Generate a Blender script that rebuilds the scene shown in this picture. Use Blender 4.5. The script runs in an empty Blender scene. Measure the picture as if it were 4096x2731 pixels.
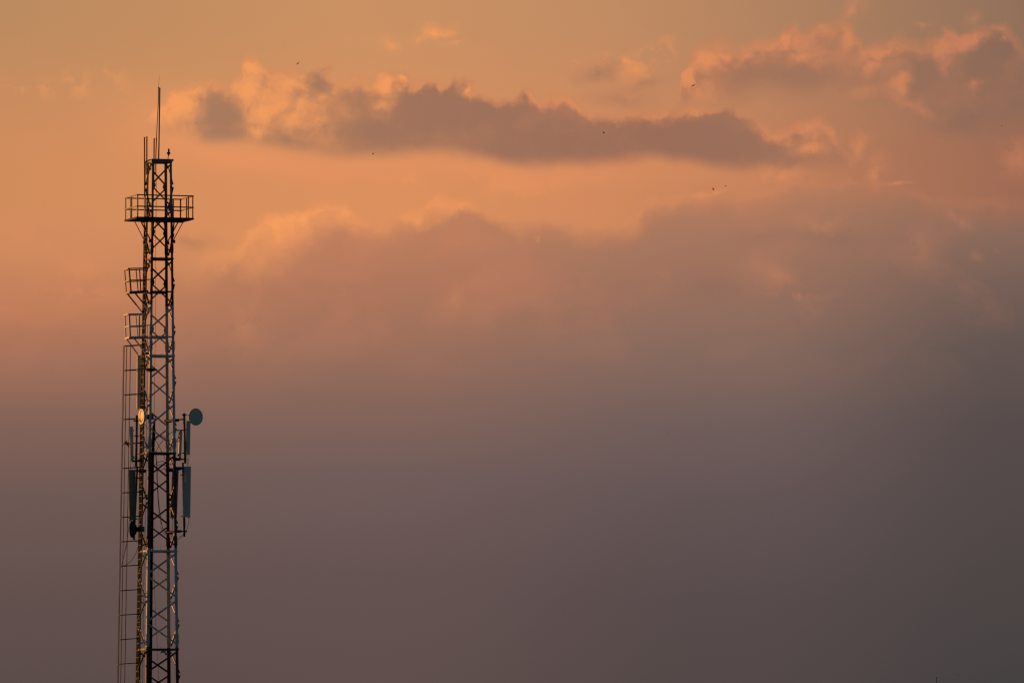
import bpy, bmesh, math, random
from mathutils import Vector, Matrix
random.seed(7)
R = math.radians
scene = bpy.context.scene
col = scene.collection

# ---------------------------------------------------------------- camera (300 mm telephoto, standing on the ground)
F = 4096 * 300 / 36.0                    # focal length in photo pixels
CX, CY = 2048.0, 1365.5
HORIZON = 3300.0                         # photo row of eye level (below the frame)
PITCH = math.atan((HORIZON - CY) / F)
EYE = Vector((0, 0, 1.6))
cd = bpy.data.cameras.new('camera'); cam = bpy.data.objects.new('camera', cd); col.objects.link(cam)
cd.lens = 300; cd.sensor_width = 36; cd.clip_start = 1; cd.clip_end = 60000
cam.location = EYE; cam.rotation_euler = (math.pi / 2 + PITCH, 0, 0)
scene.camera = cam

# ---------------------------------------------------------------- sun, exposure
SUN_AZ, SUN_EL = R(-57), R(5)            # azimuth from the view axis, negative = left
sd = bpy.data.lights.new('sun', 'SUN'); sun = bpy.data.objects.new('sun', sd); col.objects.link(sun)
sd.energy = 3.2; sd.angle = R(0.6); sd.color = (1.0, 0.37, 0.06)
sdir = Vector((math.sin(SUN_AZ) * math.cos(SUN_EL), math.cos(SUN_AZ) * math.cos(SUN_EL), math.sin(SUN_EL)))
sun.rotation_euler = sdir.to_track_quat('Z', 'Y').to_euler()
sun.location = (-40, 340, 60)
vs = scene.view_settings
vs.view_transform = 'Standard'; vs.look = 'None'; vs.exposure = 0; vs.gamma = 1; vs.use_curve_mapping = False
scene.cycles.use_denoising = False
scene.cycles.max_bounces = 5
scene.cycles.use_adaptive_sampling = True; scene.cycles.adaptive_threshold = .008; scene.cycles.adaptive_min_samples = 12
scene.cycles.filter_width = 1.35

def lin(r, g, b):
    f = lambda c: (c / 255 / 12.92) if c / 255 <= .04045 else ((c / 255 + .055) / 1.055) ** 2.4
    return (f(r), f(g), f(b), 1)

# ---------------------------------------------------------------- world: evening sky with cloud decks, laid out by azimuth and elevation
world = bpy.data.worlds.new('World'); scene.world = world; world.use_nodes = True
NT = world.node_tree; NT.nodes.clear()
class S:
    """a shader socket with arithmetic"""
    def __init__(s, sock): s.s = sock
    def __add__(a, b): return M('ADD', a, b)
    __radd__ = __add__
    def __sub__(a, b): return M('SUBTRACT', a, b)
    def __rsub__(a, b): return M('SUBTRACT', b, a)
    def __mul__(a, b): return M('MULTIPLY', a, b)
    __rmul__ = __mul__
    def __truediv__(a, b): return M('DIVIDE', a, b)
def put(inp, v):
    if isinstance(v, S): NT.links.new(v.s, inp)
    else: inp.default_value = v
def M(op, a, b=None, clamp=False):
    n = NT.nodes.new('ShaderNodeMath'); n.operation = op; n.use_clamp = clamp
    put(n.inputs[0], a)
    if b is not None: put(n.inputs[1], b)
    return S(n.outputs[0])
def sstep(x, a, b, lo=0., hi=1.):
    n = NT.nodes.new('ShaderNodeMapRange'); n.interpolation_type = 'SMOOTHSTEP'
    put(n.inputs[0], x); put(n.inputs[1], a); put(n.inputs[2], b); put(n.inputs[3], lo); put(n.inputs[4], hi)
    return S(n.outputs[0])
def vec(x, y, z=0.):
    n = NT.nodes.new('ShaderNodeCombineXYZ'); put(n.inputs[0], x); put(n.inputs[1], y); put(n.inputs[2], z)
    return S(n.outputs[0])
def split(v):
    n = NT.nodes.new('ShaderNodeSeparateXYZ'); put(n.inputs[0], v); return [S(o) for o in n.outputs]
def noise(v, scale, detail=4., rough=.55, color=False, dist=0.):
    n = NT.nodes.new('ShaderNodeTexNoise'); n.noise_dimensions = '2D'; put(n.inputs['Vector'], v)
    n.inputs['Scale'].default_value = scale; n.inputs['Detail'].default_value = detail
    n.inputs['Roughness'].default_value = rough; n.inputs['Distortion'].default_value = dist
    return S(n.outputs[1 if color else 0])
def voro(v, scale, detail=2., rough=.5, smooth=.6):
    n = NT.nodes.new('ShaderNodeTexVoronoi'); n.voronoi_dimensions = '2D'; n.feature = 'SMOOTH_F1'; put(n.inputs['Vector'], v)
    n.inputs['Scale'].default_value = scale; n.inputs['Detail'].default_value = detail
    n.inputs['Roughness'].default_value = rough; n.inputs['Smoothness'].default_value = smooth
    n.normalize = True
    return S(n.outputs[0])
X0, X1 = -.3, 4.4
def curve(x, pts, hi):
    """value of a hand-drawn line over azimuth: pts in photo kilopixels, values 0..hi"""
    n = NT.nodes.new('ShaderNodeFloatCurve'); c = n.mapping.curves[0]
    P = [((a / 1000 - X0) / (X1 - X0), b / 1000 / hi) for a, b in pts]
    c.points[0].location = (0, P[0][1]); c.points[1].location = (1, P[-1][1])
    for p in P:
        if 0 < p[0] < 1: c.points.new(*p)
    for p in c.points: p.handle_type = 'AUTO_CLAMPED'
    n.mapping.update()
    put(n.inputs[1], (x - X0) / (X1 - X0))
    return S(n.outputs[0]) * hi
def ramp(x, stops):
    n = NT.nodes.new('ShaderNodeValToRGB'); e = n.color_ramp.elements
    n.color_ramp.interpolation = 'LINEAR'
    a, b = stops[0][0], stops[-1][0]
    for i, (p, c) in enumerate(stops):
        q = (p - a) / (b - a)
        el = e[0] if i == 0 else e.new(q) if i < len(stops) - 1 else e[len(e) - 1]
        el.position = q; el.color = lin(*c)
    put(n.inputs[0], (x - a) / (b - a))
    return S(n.outputs[0])
def mix(f, a, b):
    n = NT.nodes.new('ShaderNodeMix'); n.data_type = 'RGBA'
    put(n.inputs[0], f); put(n.inputs[6], a); put(n.inputs[7], b)
    return S(n.outputs[2])
def blob(p, cx, cy, rx, ry, rot=0.):
    """soft ellipse, centre and radii in photo pixels, on the plane of the point p"""
    n = NT.nodes.new('ShaderNodeMapping'); n.vector_type = 'TEXTURE'; put(n.inputs[0], p)
    n.inputs[1].default_value = (cx / 1000, cy / 1000, 0); n.inputs[2].default_value = (0, 0, R(rot)); n.inputs[3].default_value = (rx / 500, ry / 500, 1)
    g_ = NT.nodes.new('ShaderNodeTexGradient'); g_.gradient_type = 'QUADRATIC_SPHERE'; NT.links.new(n.outputs[0], g_.inputs[0])
    return S(g_.outputs[1])
def blobs(p, rows):
    t = None
    for cx, cy, rx, ry, ro, st in rows:
        k = blob(p, cx, cy, rx, ry, ro) * st; t = k if t is None else M('MAXIMUM', t, k)
    return t

tc = NT.nodes.new('ShaderNodeTexCoord')
nd = NT.nodes.new('ShaderNodeVectorMath'); nd.operation = 'NORMALIZE'; NT.links.new(tc.outputs['Generated'], nd.inputs[0])
DIR = S(nd.outputs[0]); dx_, dy_, dz_ = split(DIR)
AZ = M('ARCTAN2', dx_, dy_); EL = M('ARCSINE', dz_)
X = AZ * (F / 1000) + CX / 1000                       # kilopixels of the photograph, as angles
Y = HORIZON / 1000 - EL * (F / 1000)
XH = X + (1.2 - X) * sstep(EL, R(5.5), R(13))
P0 = vec(X, Y)
w1 = split(noise(P0, 2.2, 3, .5, True)); w2 = split(noise(P0, 9., 4, .6, True))
Xw = X + (w1[0] - .5) * .10 + (w2[0] - .5) * .075
Yw = Y + (w1[1] - .5) * .07 + (w2[1] - .5) * .075
Xs = X + (w1[0] - .5) * .16; Ys = Y + (w1[1] - .5) * .12   # slow warp only
PF = vec(Xw, Yw); PS = vec(Xs, Ys)
nf = noise(PF, 7., 5, .55); ng = noise(vec(X + 8.1, Y * 1.5), 3., 5, .55); nb = noise(vec(X + 1.7, Y * 1.6), 1.3, 3, .5)
pf = voro(PF, 11., 2, .55, .7)            # cauliflower lumps

# clear air between the clouds
top_c = ramp(XH, [(0, (188, 139, 96)), (.6, (194, 141, 96)), (1.4, (203, 145, 99)), (2.4, (194, 140, 99)), (3.2, (175, 129, 96)), (4.1, (145, 112, 90))])
mid_c = ramp(XH, [(0, (209, 140, 92)), (.8, (216, 143, 94)), (1.6, (220, 144, 94)), (2.4, (210, 137, 93)), (3.0, (197, 130, 92)), (3.6, (172, 116, 88)), (4.1, (158, 106, 84))])
SKY = mix(sstep(Y, .02, .72), top_c, mid_c)
# the grey haze and cloud deck that fills the lower sky
eA = ramp(Y, [(.7, (206, 138, 93)), (1.0, (203, 134, 93)), (1.25, (190, 124, 89)), (1.45, (160, 111, 90)), (1.7, (130, 98, 87)), (2.0, (110, 88, 83)), (2.4, (98, 80, 77)), (2.75, (92, 76, 73))])
eB = ramp(Y, [(.7, (196, 133, 94)), (.95, (188, 126, 93)), (1.15, (175, 118, 91)), (1.4, (154, 110, 91)), (1.6, (135, 102, 90)), (1.9, (113, 92, 89)), (2.3, (101, 83, 81)), (2.75, (95, 78, 76))])
eC = ramp(Y, [(.7, (186, 126, 94)), (.95, (166, 118, 94)), (1.15, (154, 112, 93)), (1.4, (134, 105, 93)), (1.7, (112, 93, 90)), (2.0, (99, 84, 84)), (2.4, (88, 75, 75)), (2.75, (83, 72, 71))])
eD = ramp(Y, [(.7, (160, 112, 89)), (.95, (137, 105, 90)), (1.15, (118, 95, 86)), (1.4, (98, 84, 80)), (1.7, (87, 76, 75)), (2.0, (82, 73, 72)), (2.4, (76, 69, 68)), (2.75, (70, 65, 65))])
def lerp3(x, a, b): return sstep(x, a, b)
BODY = mix(lerp3(X, 2.9, 4.1), mix(lerp3(X, 1.5, 2.9), mix(lerp3(X, .2, 1.5), eA, eB), eC), eD)
BODY = mix(M('MULTIPLY', sstep(ng + (nb - .5) * .8, .42, .78), sstep(Y, 1.65, .95, 0., .36), True), BODY, mix(sstep(X, .5, 4.), lin(214, 134, 98), lin(172, 116, 92)))
LIT = ramp(X, [(0, (231, 147, 97)), (.7, (249, 160, 95)), (1.4, (245, 157, 95)), (2.2, (235, 149, 93)), (3.0, (232, 145, 93)), (3.6, (219, 137, 93)), (4.1, (204, 129, 93))])
DARK = ramp(X, [(0, (189, 131, 95)), (.8, (165, 120, 94)), (1.6, (159, 114, 91)), (2.6, (154, 109, 89)), (3.3, (155, 111, 90)), (4.1, (137, 104, 87))])

nf2 = noise(vec(Xw - .030, Yw - .026), 7., 5, .55); nh = noise(PF, 26., 4, .6)
RELIEF = (nf - nf2) * 1.9 + (nh - .5) * .5               # lumps turned towards the low sun on the left
def deck(base, top, bot, rim, opac, lit_rows, dark_rows, tsoft=.022, bsoft=.05, lump=.04):
    """one cloud bank between two outlines: sunlit rim, sunlit lumps, shaded body"""
    t = curve(Xw, top, 3.); b = curve(Xs, bot, 3.); ld = curve(X, rim, 1.); op = curve(X, opac, 1.)
    d = Yw - t + (.38 - pf) * lump + (.5 - nf) * .07 + (.5 - nh) * .03
    cov = sstep(d, -tsoft * .5, tsoft) * sstep(b - Ys, -bsoft * .4, bsoft) * op
    lit = sstep(d + (nf - .5) * .14, ld * 2.4 + .03, ld * .1 - .02) * .75
    lit = M('MAXIMUM', lit, blobs(PF, lit_rows) * 1.15) - blobs(PF, dark_rows) * .7
    lit = lit + RELIEF * sstep(lit, -.1, .4, .12, .62) + (ng - .5) * .55 + (nb - .5) * .3
    lit = sstep(lit, -.26, .88)
    c = mix(cov, base, DARK)
    return mix(cov * lit, c, LIT), cov, d

# low deck (under everything else)
topE = [(-300, 800), (150, 810), (450, 840), (700, 900), (880, 1000), (950, 958), (1040, 880), (1130, 852), (1210, 828), (1285, 800), (1380, 822), (1450, 862), (1530, 888),
        (1600, 855), (1710, 832), (1800, 802), (1885, 812), (1970, 850), (2080, 866), (2190, 850), (2400, 885), (2530, 868), (2580, 815), (2690, 790), (2840, 770), (2950, 765),
        (3120, 735), (3300, 720), (3600, 745), (3760, 790), (4100, 800), (4400, 800)]
softE = [(-300, 420), (300, 420), (700, 330), (950, 110), (1200, 70), (1900, 70), (2150, 130), (2500, 150), (2700, 120), (3100, 140), (4400, 150)]
tE = curve(Xw, topE, 3.); sE = curve(X, softE, 1.)
dE = Yw - tE + (.5 - nf) * .06 + (.4 - pf) * .03
covE = sstep(dE, 0. - sE * .15, sE)
SKY = mix(covE, SKY, BODY)
litE = curve(X, [(-300, 0), (700, 60), (900, 330), (1030, 620), (1250, 760), (1420, 500), (1540, 420), (1700, 800), (1870, 620), (2000, 260), (2300, 170), (2700, 250), (2900, 150), (3300, 170), (4400, 100)], 1.)
ldE = curve(X, [(-300, 60), (900, 80), (1050, 200), (1250, 150), (1450, 90), (1700, 85), (1850, 60), (2100, 40), (4400, 50)], 1.)
SKY = mix(M('MULTIPLY', sstep(dE, -.01, .05) * sstep(dE + (nf - .5) * .12, ldE * 1.5, ldE * .1), litE * (RELIEF * .9 + 1.25), True), SKY, LIT)

# main flat-bottomed bank
topA = [(-300, 1000), (440, 1000), (540, 560), (562, 455), (619, 408), (672, 364), (702, 336), (756, 320), (821, 325), (887, 343), (917, 350), (932, 322), (976, 292), (982, 262), (1005, 242), (1036, 246),
        (1052, 272), (1080, 288), (1150, 290), (1190, 272), (1274, 272), (1310, 294), (1357, 322), (1385, 306), (1430, 314), (1476, 334), (1505, 307), (1571, 290), (1605, 306), (1632, 355), (1720, 342), (1765, 374),
        (1795, 328), (1884, 322), (1900, 364), (1938, 374), (2050, 398), (2085, 368), (2130, 374), (2155, 414), (2236, 398), (2300, 412), (2355, 450), (2444, 468), (2533, 446), (2712, 440), (2880, 432), (2938, 414),
        (2985, 458), (3040, 494), (3105, 512), (3200, 505), (3300, 480), (3370, 560), (3420, 640), (3500, 1000), (4400, 1000)]
botA = [(-300, 500), (560, 500), (680, 530), (857, 562), (960, 560), (1095, 580), (1244, 610), (1393, 630), (1571, 640), (1938, 648), (2236, 658), (2593, 664), (2831, 680), (3099, 688), (3250, 676), (3430, 662), (4400, 600)]
rimA = [(-300, 60), (560, 120), (700, 70), (800, 40), (880, 12), (960, 60), (1100, 60), (1250, 25), (1400, 30), (1590, 50), (1640, 10), (1780, 8), (1870, 30), (1910, 10), (2500, 20), (2700, 25), (2900, 8), (3000, 15), (3200, 40), (4400, 30)]
litA = [(690, 410, 130, 110, 0, 1.), (640, 450, 110, 90, 0, .9), (1210, 420, 110, 70, 0, .55), (790, 350, 90, 36, 0, .8), (600, 470, 90, 60, 0, .7), (720, 520, 140, 60, 0, .6), (1005, 275, 46, 56, 0, .95), (985, 360, 80, 90, 0, .95), (1070, 420, 130, 110, 10, .8), (1140, 330, 90, 60, 0, .75), (1200, 292, 60, 26, -20, .8),
        (1030, 510, 150, 60, 10, .55), (1290, 388, 50, 30, 0, .75), (1395, 318, 44, 18, 0, .7), (1530, 340, 46, 60, 10, .85), (1510, 430, 44, 46, 30, .6), (1590, 312, 44, 36, 20, 1.), (1885, 352, 22, 40, 0, .8), (1870, 330, 30, 16, 0, .5), (1180, 470, 200, 90, 20, .6), (1300, 470, 120, 60, 0, .25),
        (2085, 380, 18, 12, 0, .3), (2150, 405, 14, 16, 0, .5), (2440, 470, 70, 20, 10, .6), (2540, 448, 60, 28, -15, .6), (2680, 440, 100, 24, 0, .6), (3050, 480, 40, 18, 25, .6), (3130, 505, 60, 20, 20, .6), (3290, 480, 26, 70, 10, .7), (3240, 590, 90, 34, 0, .6), (3180, 500, 50, 14, 15, .5)]
darkA = [(890, 440, 75, 85, 0, .9), (870, 530, 110, 50, 0, .7), (1285, 325, 55, 42, 20, .6), (1450, 380, 60, 50, 0, .45), (1490, 530, 170, 80, 0, .5), (1750, 470, 300, 130, 0, .55), (2300, 560, 500, 90, 2, .4), (2850, 580, 250, 100, 2, .5), (3380, 560, 34, 70, 0, .7), (3190, 540, 70, 26, 0, .5)]
opA = [(-300, 0), (420, 0), (560, 700), (700, 900), (900, 900), (1200, 850), (1400, 930), (1700, 980), (2900, 980), (3150, 900), (3300, 700), (3450, 300), (3520, 0), (4400, 0)]
# sunlit air just under the bank
SKY = mix(blob(PS, 1900, 690, 900, 45, 1.5) * .55, SKY, lin(230, 146, 97))
SKY = mix(blob(PS, 950, 620, 380, 70, 8) * .6, SKY, lin(236, 150, 97))
SKY = mix(blob(PS, 680, 470, 210, 120) * .45, SKY, lin(244, 158, 98))

# upper right bank
topB = [(-300, 900), (2620, 900), (2690, 480), (2714, 356), (2724, 282), (2772, 204), (2795, 178), (2905, 168), (2956, 190), (2994, 170), (3077, 153), (3121, 146), (3155, 102), (3191, 96), (3223, 132),
        (3287, 110), (3395, 106), (3430, 136), (3490, 190), (3540, 186), (3618, 166), (3690, 196), (3745, 172), (3796, 141), (3866, 138), (3910, 116), (4000, 112), (4040, 135), (4100, 190), (4400, 200)]
botB = [(-300, 430), (2727, 445), (2950, 410), (3077, 372), (3204, 384), (3363, 378), (3480, 400), (3554, 420), (3681, 490), (3809, 540), (3950, 545), (4100, 520), (4400, 500)]
rimB = [(-300, 60), (2740, 60), (2850, 50), (3000, 35), (3150, 50), (3300, 30), (3520, 40), (3700, 40), (3900, 40), (4050, 20), (4400, 15)]
litB = [(2815, 235, 75, 60, 0, 1.23), (2750, 310, 46, 90, 0, 1.17), (2790, 390, 90, 60, 0, 0.78), (2900, 215, 80, 40, 0, 0.85), (3000, 220, 70, 40, 0, 0.52), (3165, 150, 44, 60, 20, 1.23), (3300, 125, 90, 28, 0, 0.85), (3230, 220, 120, 46, 0, 0.59), (3400, 160, 70, 50, 0, 0.65), (3540, 225, 80, 36, -10, 0.98), (3510, 270, 40, 40, 0, 0.65),
        (3600, 340, 40, 80, -15, 0.72), (3650, 430, 120, 26, 22, 0.65), (3760, 215, 60, 50, 0, 0.85), (3880, 165, 70, 30, -20, 1.10), (3990, 125, 60, 22, 0, 1.04), (3800, 270, 60, 40, 0, 0.52), (3910, 335, 40, 30, 0, 0.52), (3450, 380, 120, 30, 5, 0.52), (4010, 160, 24, 30, 0, 0.52)]
darkB = [(3215, 315, 140, 42, 0, .75), (3690, 300, 46, 75, 20, .75), (3970, 215, 110, 46, -15, .8), (3900, 270, 130, 50, 0, .5), (3040, 305, 60, 40, 0, .3), (3850, 480, 140, 50, 0, .6), (3560, 250, 30, 16, 0, .4)]
opB = [(-300, 0), (2650, 0), (2740, 800), (2950, 800), (3300, 720), (3600, 720), (4000, 830), (4400, 830)]
SKY, covB, dB = deck(SKY, topB, botB, rimB, opB, litB, darkB, .048, .10, .04)
SKY, covA, dA = deck(SKY, topA, botA, rimA, opA, litA, darkA, .042, .055, .04)

# single wisps: (x, y, rx, ry, rot, strength) sunlit and shaded
WISP = [(1740, 135, 60, 26, -8, .95), (1680, 160, 50, 24, -20, .7), (1800, 165, 40, 26, 0, .6), (1560, 185, 50, 30, 20, .5), (2605, 220, 75, 38, -25, 1.3), (2510, 252, 80, 24, -10, 1.1), (2560, 270, 70, 40, -20, .7), (2560, 300, 60, 40, -30, .4), (2320, 265, 25, 14, 0, .35),
                               (3420, 50, 60, 40, -40, .4), (3700, 122, 28, 14, 10, .4), (3890, 80, 26, 40, 20, .3), (50, 355, 40, 30, 10, .7), (170, 370, 60, 40, 0, .5), (310, 350, 60, 46, 20, .8), (455, 340, 50, 44, 0, .7),
                               (3450, 580, 34, 70, 10, .4), 
                               (3520, 690, 40, 60, 0, .45), (3120, 700, 110, 40, 0, .45), (2690, 795, 70, 14, -12, .55), (2835, 775, 60, 12, -10, .5), (3610, 743, 50, 9, -4, .5), (4070, 640, 60, 70, 0, .45),
                               (1670, 735, 90, 24, 0, .3), (2060, 740, 200, 50, 0, .35),
                               (190, 960, 70, 60, -20, .35), (60, 940, 90, 60, 0, .3), (300, 1070, 120, 60, 0, .3), (330, 1180, 200, 50, 0, .25), (980, 985, 60, 26, -25, .35), (990, 1310, 90, 90, 0, .2), (1820, 1190, 40, 40, 0, .2),
                               (2165, 960, 18, 12, 0, .4), (3100, 1100, 110, 50, 20, .35), (3190, 1178, 120, 12, 3, .35), (3300, 900, 110, 40, 0, .35), (3660, 1000, 50, 40, 0, .35), (3840, 880, 40, 24, 30, .4), (3880, 910, 26, 40, 10, .35),
                               (4002, 1008, 12, 10, 0, .5), (3920, 1050, 30, 24, 0, .3), (3230, 1205, 50, 60, 0, .2)]
SHADE = [(2420, 300, 90, 34, -10, .6), (2560, 345, 90, 30, -10, .5), (2480, 400, 120, 36, 0, .4), (3850, 510, 140, 46, 0, .6),
                               (4060, 430, 60, 60, 0, .6), (770, 975, 90, 34, 10, .45), (3050, 950, 140, 40, 0, .25), (3330, 960, 160, 30, 8, .3), (2840, 1150, 120, 60, 0, .25), (160, 1350, 160, 60, 0, .2)]
gate = sstep(nf + RELIEF * .35 + (.5 - pf) * .2, .30, .66) * 1.35
SKY = mix(blobs(PF, [w for w in SHADE if w[1] < 900]), SKY, DARK)
SKY = mix(blobs(PF, [w for w in SHADE if w[1] >= 900]), SKY, mix(.6, BODY, lin(112, 88, 82)))

SKY = mix(blobs(PF, [w for w in WISP if w[1] < 850]) * gate, SKY, LIT)
SKY = mix(blobs(PF, [w for w in WISP if w[1] >= 850]) * gate, SKY, mix(.55, BODY, LIT))

sky = NT.nodes.new('ShaderNodeTexSky'); sky.sky_type = 'NISHITA'; sky.sun_disc = False
sky.sun_elevation = SUN_EL; sky.sun_rotation = SUN_AZ; sky.air_density = 1.0; sky.dust_density = 1.5; sky.ozone_density = 3.0
bg1 = NT.nodes.new('ShaderNodeBackground'); NT.links.new(sky.outputs[0], bg1.inputs[0]); bg1.inputs[1].default_value = 0.06
bg2 = NT.nodes.new('ShaderNodeBackground'); put(bg2.inputs[0], SKY); bg2.inputs[1].default_value = 1.0
ms = NT.nodes.new('ShaderNodeMixShader'); out = NT.nodes.new('ShaderNodeOutputWorld')
dt = NT.nodes.new('ShaderNodeVectorMath'); dt.operation = 'DOT_PRODUCT'; put(dt.inputs[0], DIR)
dt.inputs[1].default_value = (math.sin(R(-20)), math.cos(R(-20)), .06)
put(ms.inputs[0], sstep(S(dt.outputs[1]), math.cos(R(80)), math.cos(R(30))) * sstep(EL, R(45), R(12)))
NT.links.new(bg1.outputs[0], ms.inputs[1]); NT.links.new(bg2.outputs[0], ms.inputs[2]); NT.links.new(ms.outputs[0], out.inputs[0])

# ---------------------------------------------------------------- photo pixel -> place on the tower
DIST = 358.0
TH = R(17.5)
K = DIST / F
def ray(px, py):
    x, y = (px - CX) / F, (CY - py) / F
    return Vector((x, math.cos(PITCH) - y * math.sin(PITCH), math.sin(PITCH) + y * math.cos(PITCH)))
def at_depth(px, py, d):
    r = ray(px, py); return EYE + r * (d / r.y)
AX = at_depth(634.5, 1700, DIST); TOWER = Vector((AX.x, AX.y, 0))
WV = Vector((math.cos(TH), math.sin(TH), 0)); DV = Vector((-math.sin(TH), math.cos(TH), 0))
def on(px, py, yl=0.):
    """tower-local point seen at a photo pixel, on the plane yl metres behind the tower's axis"""
    r = ray(px, py); t = (yl - (EYE - TOWER).dot(DV)) / r.dot(DV); p = EYE + r * t - TOWER
    return Vector((p.dot(WV), yl, p.z))
def zrow(py): return on(634.5, py, 0).z
def wdir(a, el=0):   # tower-local direction of a world heading: a degrees right of 'towards the camera'
    v = Vector((math.sin(R(a)) * math.cos(R(el)), -math.cos(R(a)) * math.cos(R(el)), math.sin(R(el))))
    return Vector((v.dot(WV), v.dot(DV), v.z))
ZT, ZB = zrow(645), zrow(2731)
def half(z):
    t = (ZT - z) / (ZT - ZB); return ((70.5 + 50.5 * t) / math.cos(TH) * K + .09) / 2

# ---------------------------------------------------------------- materials
def mat(name, color, rough=.55, metal=0., var=.25, scale=6., bump=0., spec=.5):
    m = bpy.data.materials.new(name); m.use_nodes = True; n = m.node_tree.nodes; l = m.node_tree.links
    b = n['Principled BSDF']; b.inputs['Roughness'].default_value = rough; b.inputs['Metallic'].default_value = metal; b.inputs['Specular IOR Level'].default_value = spec
    t = n.new('ShaderNodeTexCoord'); no = n.new('ShaderNodeTexNoise'); no.inputs['Scale'].default_value = scale; no.inputs['Detail'].default_value = 5
    l.new(t.outputs['Object'], no.inputs['Vector'])
    r = n.new('ShaderNodeValToRGB'); r.color_ramp.elements[0].position = .3; r.color_ramp.elements[1].position = .7
    r.color_ramp.elements[0].color = [c * (1 - var) for c in color] + [1]; r.color_ramp.elements[1].color = [min(1, c * (1 + var * .6)) for c in color] + [1]
    l.new(no.outputs[0], r.inputs[0]); l.new(r.outputs[0], b.inputs['Base Color'])
    if bump:
        bp = n.new('ShaderNodeBump'); bp.inputs['Strength'].default_value = bump; l.new(no.outputs[0], bp.inputs['Height']); l.new(bp.outputs[0], b.inputs['Normal'])
    return m
def tower_paint():
    """aviation bands of red and white paint on steel, with weathering"""
    m = bpy.data.materials.new('banded_paint'); m.use_nodes = True; n = m.node_tree.nodes; l = m.node_tree.links
    b = n['Principled BSDF']; b.inputs['Roughness'].default_value = .5
    g = n.new('ShaderNodeNewGeometry'); s = n.new('ShaderNodeSeparateXYZ'); l.new(g.outputs['Position'], s.inputs[0])
    mr = n.new('ShaderNodeMapRange'); zlo, zhi = 0., zrow(300); mr.inputs[1].default_value = zlo; mr.inputs[2].default_value = zhi; l.new(s.outputs[2], mr.inputs[0])
    r = n.new('ShaderNodeValToRGB'); r.color_ramp.interpolation = 'CONSTANT'; e = r.color_ramp.elements
    white, red, grey = (.52, .55, .56, 1), (.09, .014, .010, 1), (.22, .24, .25, 1)
    st = [(0., red), ((zrow(2985) - zlo) / (zhi - zlo), red), ((zrow(2596) - zlo) / (zhi - zlo), white), ((zrow(2203) - zlo) / (zhi - zlo), red), ((zrow(1812) - zlo) / (zhi - zlo), white),
          ((zrow(1226) - zlo) / (zhi - zlo), red), ((zrow(872) - zlo) / (zhi - zlo), grey)]
    e[0].position = 0; e[0].color = st[0][1]; e[1].position = st[-1][0]; e[1].color = st[-1][1]
    for p, c in st[1:-1]: q = e.new(p); q.color = c
    l.new(mr.outputs[0], r.inputs[0])
    no = n.new('ShaderNodeTexNoise'); no.inputs['Scale'].default_value = 3.; no.inputs['Detail'].default_value = 6; l.new(g.outputs['Position'], no.inputs['Vector'])
    rr = n.new('ShaderNodeValToRGB'); rr.color_ramp.elements[0].position = .52; rr.color_ramp.elements[1].position = .72; l.new(no.outputs[0], rr.inputs[0])
    sc = n.new('ShaderNodeMath'); sc.operation = 'MULTIPLY'; sc.inputs[1].default_value = .55; l.new(rr.outputs[0], sc.inputs[0])
    mx = n.new('ShaderNodeMix'); mx.data_type = 'RGBA'; mx.inputs[7].default_value = (.13, .085, .06, 1)
    l.new(sc.outputs[0], mx.inputs[0]); l.new(r.outputs[0], mx.inputs[6]); l.new(mx.outputs[2], b.inputs['Base Color'])
    return m
PAINT = tower_paint()
GALV = mat('galvanised_steel', (.10, .11, .115), .6, .1)
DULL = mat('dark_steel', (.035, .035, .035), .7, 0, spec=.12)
CAGE_M = mat('dark_galvanised_steel', (.055, .06, .062), .65, 0, spec=.2)  # one even dark tone for ladder stiles, hoops and straps
RUNG_M = mat('pale_rung_steel', (.30, .29, .28), .5, .2)  # paler tone than the ladder stiles
RADOME = mat('grey_radome', (.58, .62, .52), .55, 0, .08, 3)
RADOME_D = mat('weathered_radome', (.17, .165, .13), .6, 0, .2, 3)
DISHW = mat('white_dish_shell', (.62, .62, .60), .45, 0, .08, 3)
BLACK = mat('black_cable_sheath', (.012, .012, .012), .6, 0, .2, spec=.12)
LAMP = mat('red_lamp_glass', (.16, .02, .012), .25, 0, .15)
BIRD = mat('dark_feathers', (.018, .015, .012), .8, 0, .3, 20)
SCRAP = mat('faded_red_plastic', (.55, .16, .10), .7, 0, .3, 9)
PALE = mat('pale_plastic', (.5, .38, .34), .7, 0, .3, 9)
ORANGE = mat('orange_plastic', (.8, .36, .03), .6, 0, .25, 12)
GROUND = mat('dry_grass', (.07, .075, .04), .95, 0, .4, .3)
CONC = mat('concrete', (.30, .29, .27), .9, 0, .25, 2)
FARPOLE = mat('weathered_pole', (.06, .05, .05), .8, 0, .2)

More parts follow.
